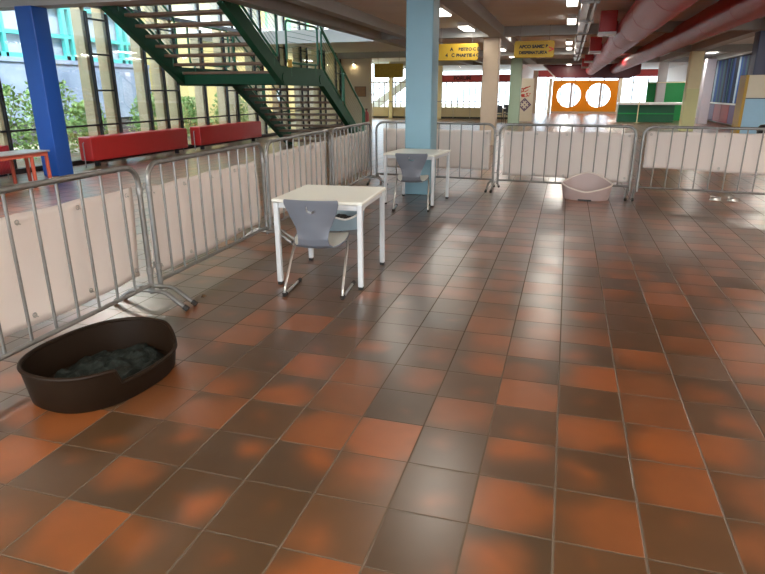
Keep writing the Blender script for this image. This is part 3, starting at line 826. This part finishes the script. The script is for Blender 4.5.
# ------------------------------------------------------------------ ceiling lights
LAMP_W = 36.
def make_light():
    r = thing('ceiling_light', '', 'ceiling light', group='fluorescent ceiling lights')
    h = MB().bb(-.15, .15, -.60, .60, -.02, .07).build('housing', M['whitegloss'], r, smooth=False)
    MB().bb(-.135, .135, -.56, .56, -.05, -.022).build('diffuser', M['lamp'], r, smooth=False)
    ld = bpy.data.lights.new('tube', 'AREA'); ld.shape = 'RECTANGLE'; ld.size = .26; ld.size_y = 1.10; ld.energy = LAMP_W; ld.color = (1., .93, .82)
    lo = bpy.data.objects.new('tube', ld); COL.objects.link(lo); lo.location = (0, 0, -.054); lo.parent = r
    return r
M['lamp'].cycles.emission_sampling = 'NONE'
l0 = make_light(); first = [True]
tubes = {}
def power(root, w):
    for q in root.children:
        if q.type == 'LIGHT':
            if w not in tubes: tubes[w] = q.data.copy(); tubes[w].energy = w
            q.data = tubes[w]
def light(x, y, label, rz=0., z=3.18):
    if first[0]: o = l0; o.location = (x, y, z); o.rotation_euler = (0, 0, rz); o['label'] = label; first[0] = False
    else: o = dup(l0, (x, y, z), rz, label)
    power(o, 80. if y < 0 else 55. if x < -5 and y < 9 else 75. if x > 5 and y < 12 else 7. if x < -1 and y < 6 else 13. if y < 20 else 30.)  # unseen added lamps burn far stronger than the ones in view
    return o
light(-2.8, 13.7, 'fluorescent ceiling light nearer the camera, just right of light blue column top')
light(-2.8, 17.3, 'fluorescent ceiling light before the cream column, second right of light blue column')
light(-.09, 12.9, 'bright ceiling light at top edge beside the silver trunking, nearest of the row')
light(-.09, 16.4, 'bright ceiling light beside the silver trunking, above right of yellow arrow sign')
light(-.15, 23.4, 'bright ceiling light beside the trunking, upper of the two behind the beam')
light(-.15, 26.4, 'bright ceiling light beside the trunking, lower of the two behind the beam')
o = light(-1.18, 19.9, 'long white light strip across the ceiling above the yellow arrow sign', PI / 2); o.scale = (.6, 1.45, 1)
light(5.9, 22.8, 'ceiling light at upper right, above the blue strips')
light(5.9, 20.2, 'ceiling light at upper right, against the navy column')
o = light(5.5, 15.2, 'white light strip at the right edge above the ducts', PI / 2)
for q in [o for o in COL.objects if o.name.startswith("ceiling_light") and o.parent is None and abs(o.location.x + .12) < .05]: q.scale = (.72, .9, 1)
light(-2.8, 22.5, 'small ceiling light between cream and grey green columns, higher one')
light(-2.8, 26.2, 'small ceiling light between cream and grey green columns, lower one')
for x, y in [(-2.8, 32), (-7.3, 31.5), (-.15, 39), (3.2, 39), (-.15, 42), (3.2, 46), (0, 46), (0, 51), (3.2, 51), (5.9, 37), (5.9, 34), (1.9, 33), (5.9, 31)]:  # hidden lamps added to brighten the far hall
    light(x, y, 'ceiling light added to brighten the far hall, hidden behind beams and ducts')
for x, ys in ((-1.15, (-4, -1.8, 5.8)), (-4.1, (-4, -1.8)), (1.95, (-4, -1.8)), (-2.8, (10.2,)), (5.6, (-4, -1.8, 3.2, 7., 11.)), (-6.9, (-3, 0.5, 4., 7.5))):  # unseen lamps added to brighten the hall; one follows a floor glint
    for y in ys: light(x, y, 'unseen ceiling light in the rows added to brighten the barrier enclosure')

# ------------------------------------------------------------------ far hall furnishing
# orange wall panel with two round openings
cu = bpy.data.curves.new('orange_panel', 'CURVE'); cu.dimensions = '2D'; cu.fill_mode = 'BOTH'; cu.extrude = .05
def spl(pts):
    s = cu.splines.new('POLY'); s.points.add(len(pts) - 1); s.use_cyclic_u = True
    for p, q in zip(s.points, pts): p.co = (q[0], q[1], 0, 1)
ocx = (.0, 2.05)
spl([(-1.2, .12), (3.35, .12), (3.35, 2.30), (-1.2, 2.30)])
for cx in ocx: spl([(cx + .84 * math.cos(-2 * PI * k / 40), 1.26 + .84 * math.sin(-2 * PI * k / 40)) for k in range(40)])
to = bpy.data.objects.new('tmp', cu); me = bpy.data.meshes.new_from_object(to); bpy.data.objects.remove(to)
me.materials.clear(); me.materials.append(M['orange'])
op = thing('hall_divider', 'orange wall panel with two large round openings at the hall end', 'panel', (0, 48, 0))
o = bpy.data.objects.new('board', me); COL.objects.link(o); o.parent = op; o.rotation_euler = (PI / 2, 0, 0)
for cx in ocx: MB().bb(cx + .06, cx + .24, .08, .14, .42, 2.1).build('mullion', M['grcol'], op, smooth=False)
for s in (-1.36, 3.5): MB().bb(s - .12, s + .12, -.06, .1, 0, 2.45).build('post', M['creamp'], op, smooth=False)
MB().bb(-1.2, 3.4, -.05, .05, 0, .12).build('plinth', M['cream'], op, smooth=False)

# green serving counter and panels
gc = thing('service_counter', 'dark green counter with a pale worktop at the right of the hall', 'counter', (4.0, 34.9, 0))
MB().bb(-1.45, 1.25, -.25, .35, .0, .86).build('front', M['gdark'], gc, smooth=False)
MB().rbox((.1, 0, .93), (3.2, .9, .12), .03).build('worktop', M['counter'], gc)
MB().bb(-1.45, 1.25, -.28, -.25, .40, .46).build('band', M['gwall'], gc, smooth=False)
gp = MB().bb(-.95, .95, -.05, .05, 0, 2.02).build('panel_screen', M['gwall'], loc=(5.05, 37.0, 0), smooth=False); tag(gp, 'bright green upright panel behind the counter', 'panel')
ps = thing('barrier_pole', 'thin pale yellow pole standing before the green counter', 'pole', (3.42, 33.6, 0))
MB().tube([(0, 0, 0.02), (0, 0, 1.95)], .025, 8).build('pole', M['ycol'], ps); MB().lathe([(.15, 0), (.15, .02), (.03, .03)], n=16).build('base', M['ycol'], ps)
MB().tube([(-.55, 0, 1.93), (2.3, 0, 1.95)], .02, 8).build('cross_bar', M['ycol'], ps)

# wall with marks, far tables
gw = MB().bb(-.42, .42, -.08, .08, 0, 2.2).build('partition_wall', M['creamp'], loc=(-2.25, 34.4, 0), smooth=False); tag(gw, 'ivory partition with red and dark marks behind the grey green column', 'partition')
rg = MB(); rnd = random.Random(3)
for i in range(22):
    rg.box((rnd.uniform(-.24, .24), -.085, 1.52 + rnd.uniform(-.26, .26)), (rnd.uniform(.08, .2), .012, .045), 0, rnd.choice((-.5, -.45, 1.1, .0)))
rg.build('red_mark', M['redtxt'], gw, smooth=False)
dk = MB()
for i in range(-3, 4):
    for j in range(-3, 4):
        if (i * 5 + j * 3 + i * j) % 2 == 0 or max(abs(i), abs(j)) == 3:
            a, b = (i - j) * .052, (i + j) * .052
            dk.box((a, -.085, .86 + b), (.066, .012, .066), 0, PI / 4)
dk.build('dark_diamond_mark', M['purple'], gw, smooth=False)
dt = thing('dining_table', 'small white table with black chairs before the ivory partition', 'table', (-2.95, 31.6, 0))
MB().rbox((0, 0, .735), (1.2, .8, .03), .02).build('table_top', M['white'], dt)
for sx in (-1, 1):
    for sy in (-1, 1): MB().tube([(sx * .52, sy * .32, 0), (sx * .52, sy * .32, .72)], .025, 8).build('leg', M['galv2'], dt)
def bchair(label, x, y, rz):
    r = thing('black_chair', label, 'chair', (x, y, 0), rz, 'black chairs round the far white table')
    MB().rbox((0, 0, .45), (.44, .42, .04), .04).build('seat', M['blackplastic'], r)
    MB().rbox((0, -.21, .72), (.44, .035, .36), .015, axis=1).build('backrest', M['blackplastic'], r)
    for sx in (-1, 1):
        MB().tube([(sx * .2, .18, 0), (sx * .2, .18, .43)], .014, 6).build('leg', M['blackplastic'], r)
        MB().tube([(sx * .2, -.2, 0), (sx * .2, -.21, .8)], .014, 6).build('leg', M['blackplastic'], r)
    return r
bc = bchair('black chair at left of the far white table', -3.3, 31.0, .1)
dup(bc, (-2.65, 31.0, 0), -.15, 'black chair at right of the far white table')
dup(bc, (-2.95, 32.4, 0), PI + .1, 'black chair behind the far white table')
bn = thing('black_bin', 'black rounded bin behind the right barrier at the edge', 'bin', (4.75, 17.2, 0))
MB().lathe([(.14, 0), (.17, .03), (.2, .58), (.205, .60)], n=24).build('body', M['blackplastic'], bn)
MB().lathe([(.215, .60), (.21, .66), (.14, .74), (.02, .76)], n=24).build('lid', M['blackplastic'], bn)

# blue strips on the right wall
bs = thing('blind', 'tall blind of dark and pale blue vertical strips on the right wall', 'blind', (7.2, 0, 0))
y = 29.0; rnd = random.Random(11); k = 0
while y < 38.2:
    w = rnd.uniform(.22, .5); m = M['bstrip'][(0, 1, 4, 2, 0, 2, 1, 3, 4, 1, 0, 2)[k % 12]]
    MB().box((0, y + w / 2, 2.0), (.04, w * .94, 2.0), rnd.uniform(-.06, .06)).build('strip', m, bs, smooth=False)
    y += w; k += 1
fr = MB(); fr.bb(-.1, .1, 28.7, 38.4, 3.02, 3.14); fr.bb(-.1, .1, 28.7, 28.95, .4, 3.05); fr.bb(-.1, .1, 28.7, 38.4, .93, .98)
fr.build('frame', M['white'], bs, smooth=False)
y = 29.0
for k, m in enumerate(('brick', 'purple', 'brick', 'brick', 'purple', 'brick')):
    MB().bb(-.05, .05, y, y + 1.48, .1, .92).build('lower_panel', M[m], bs, smooth=False); y += 1.53

# ------------------------------------------------------------------ outside
struct(MB().bb(-70, XL - .9, -30, 90, -.35, -.1).build('ground', M['soil'], smooth=False))
struct(MB().bb(XL - .9, 60, YB + .02, 110, -.35, -.1).build('terrain', M['white'], smooth=False))
struct(MB().bb(XL - .9, 25, -40, YF - .2, -.35, -.1).build('ground', M['bounce'], smooth=False))  # unseen pale ground added to bounce sun in through the rear glazing
ob = thing('opposite_building', 'grey concrete building with turquoise window frames outside the window wall', 'building', (-17, 12, 0))
MB().bb(-4, 0, -30, 10.6, .6, 2.48).build('wall', M['concrete'], ob, smooth=False)
MB().bb(-4, -.05, -30, 10.6, -.1, .62).build('base', M['concdark'], ob, smooth=False)
MB().bb(-4, -.02, -30, 10.6, 4.62, 4.8).build('upper_wall', M['concrete'], ob, smooth=False)
MB().bb(-4, -.3, -30, 10.6, 2.48, 4.62).build('pane_band', M['pane_grey'], ob, smooth=False)
MB().bb(-.28, .05, -30, 10.6, 2.48, 2.62).build('sill', M['concrete'], ob, smooth=False)
y = -27.88
while y < 10.4:
    f = MB(); f.bb(-.25, -.1, y, y + .16, 2.62, 4.7); f.bb(-.25, -.1, y + .35, y + .45, 2.62, 4.7)
    f.bb(-.25, -.1, y, min(10.6, y + 2.85), 2.62, 2.76); f.bb(-.25, -.12, y, min(10.6, y + 2.85), 3.33, 3.45); f.bb(-.25, -.12, y, min(10.6, y + 2.85), 4.3, 4.42)
    f.build('window_frame', M['turq'], ob, smooth=False); y += 2.85
yb = thing('yellow_building', 'pale yellow building with green and yellow panels seen beyond the stairs', 'building', (-15, 34, 0))
MB().bb(-5, 0, -11, 1.5, 0, 7.5).build('wall', M['yellowwall'], yb, smooth=False)
MB().bb(-3.6, .1, -11.3, -11, 0, 7.5).build('side_wall', M['yellowwall'], yb, smooth=False)
y = -9.5; k = 0
while y < 1:
    MB().bb(0, .12, y, y + .75, 4.6, 6.6).build('facade_panel', M[('ygreen', 'ypanel', 'ypanel')[k % 3]], yb, smooth=False); y += .8; k += 1
MB().bb(0, .2, -11, 1.5, 3.7, 4.5).build('pale_band', M['wallw'], yb, smooth=False)

def bush(label, x, y, h, r, n, seed, m='leaf', stem=True):
    rnd = random.Random(seed); g = MB()
    root = thing('shrub', label, 'shrub', (x, y, -.1), 0, 'shrubs outside the window wall')
    for i in range(n):
        a = rnd.random() * 2 * PI; t = rnd.random() ** .6; z = h * rnd.random()
        rr = r * t * (1 - .55 * (z / h) ** 2)
        p = Vector((rr * math.cos(a), rr * math.sin(a), .05 + z))
        s = rnd.uniform(.035, .085); d = Vector((rnd.uniform(-1, 1), rnd.uniform(-1, 1), rnd.uniform(-.4, 1))).normalized()
        q = d.orthogonal().normalized() * s * .45
        g.add([p, p + d * s + q, p + d * s * 2, p + d * s - q], [(0, 1, 2, 3)])
    g.build('foliage', M[m], root, smooth=False)
    s = MB()
    for k in range(5):
        a = k * 1.3; s.tube([(0, 0, 0), (r * .3 * math.cos(a), r * .3 * math.sin(a), h * .5), (r * .6 * math.cos(a), r * .6 * math.sin(a), h * .85)], [.02, .012, .006], 5)
    s.build('stem', M['bark'], root)
    return root
blist = [(-13.2, 11.6, 1.5, .9, 'bushy shrub outside, seen left of the deep blue column'), (-13.6, 13.7, 1.6, .9, 'bushy shrub outside, just right of the deep blue column'),
         (-14.5, 16.0, 1.1, .7, 'low shrub outside behind the long red radiator'), (-14.0, 18.3, 1.3, .6, 'spiky leaved shrub outside above the long red radiator'),
         (-13.6, 20.2, 1.2, .7, 'shrub outside under the stair landing'), (-12.9, 21.8, 1.4, .7, 'shrub outside below the lower stair flight'), (-13.4, 24.6, 1.5, .8, 'shrub outside behind the lower stair flight'),
         (-12.6, 9.3, 1.3, .7, 'shrub outside at the left edge of view')]
for i, (x, y, h, r, l) in enumerate(blist): bush(l, x, y, h * 1.15, r * 1.15, 1500, i + 1)
tr = thing('bare_tree', 'pale bare branched small tree outside at the left edge', 'tree', (-13.3, 10.4, -.1))
rnd = random.Random(21); tb = MB()
def branch(p, d, l, r, dep):
    q = p + d * l; tb.tube([p, (p + q) / 2 + Vector((rnd.uniform(-.05, .05), rnd.uniform(-.05, .05), 0)) * l, q], [r, r * .8, r * .6], 6)
    if dep:
        for _ in range(3):
            e = (d + Vector((rnd.uniform(-.7, .7), rnd.uniform(-.7, .7), rnd.uniform(-.1, .5)))).normalized(); branch(q, e, l * .72, r * .6, dep - 1)
branch(Vector((0, 0, 0)), Vector((0, .1, 1)).normalized(), 1.3, .05, 4)
tb.build('trunk', M['bark'], tr)
es = thing('outdoor_stair', 'white outdoor stair rising behind the far left windows', 'stair', (-11, 40.0, -.1))
MB().prism([(-2.0, .1), (1.6, 2.6), (1.6, 3.1), (-2.0, .7)], 1, -.05, .05).build('stringer', M['white'], es, smooth=False)
MB().tube([(-2.0, 0, 1.2), (1.6, 0, 3.9)], .03, 8).build('handrail', M['galv2'], es)
for k in range(9):
    x = -1.9 + k * .42; MB().tube([(x, 0, .4 + (x + 2) * .69), (x, 0, 1.2 + (x + 2) * .75)], .02, 6).build('baluster', M['galv2'], es)

# ------------------------------------------------------------------ light
w = bpy.data.worlds.new('daylight'); S.world = w; w.use_nodes = True
nt = w.node_tree; nt.nodes.clear()
bg = N(nt, 'ShaderNodeBackground', inp={0: (.80, .90, 1., 1), 1: 3.4}); wo = N(nt, 'ShaderNodeOutputWorld'); nt.links.new(bg.outputs[0], wo.inputs[0])
sl = bpy.data.lights.new('sun', 'SUN'); sl.energy = 4.0; sl.angle = .02; sl.color = (1., .9, .72)
so = bpy.data.objects.new('sun', sl); COL.objects.link(so); so.rotation_euler = Vector((-.52, .30, -.80)).to_track_quat('-Z', 'Y').to_euler()

# ------------------------------------------------------------------ camera
cam = bpy.data.cameras.new('camera'); cam.sensor_width = 36; cam.lens = 36 * 592.9 / 765; cam.clip_end = 300
co = bpy.data.objects.new('camera', cam); COL.objects.link(co)
co.location = (0, 0, 4.9537 * T); co.rotation_euler = (PI / 2 - .318, -.0022 * -1, .2905)
S.camera = co
S.view_settings.view_transform = 'Standard'; S.view_settings.look = 'None'
S.view_settings.gamma = 1; S.view_settings.exposure = 1.0; S.view_settings.use_curve_mapping = False
S.cycles.max_bounces = 8; S.cycles.diffuse_bounces = 5; S.cycles.transparent_max_bounces = 24
S.cycles.sample_clamp_indirect = 6; S.cycles.caustics_reflective = False; S.cycles.caustics_refractive = False
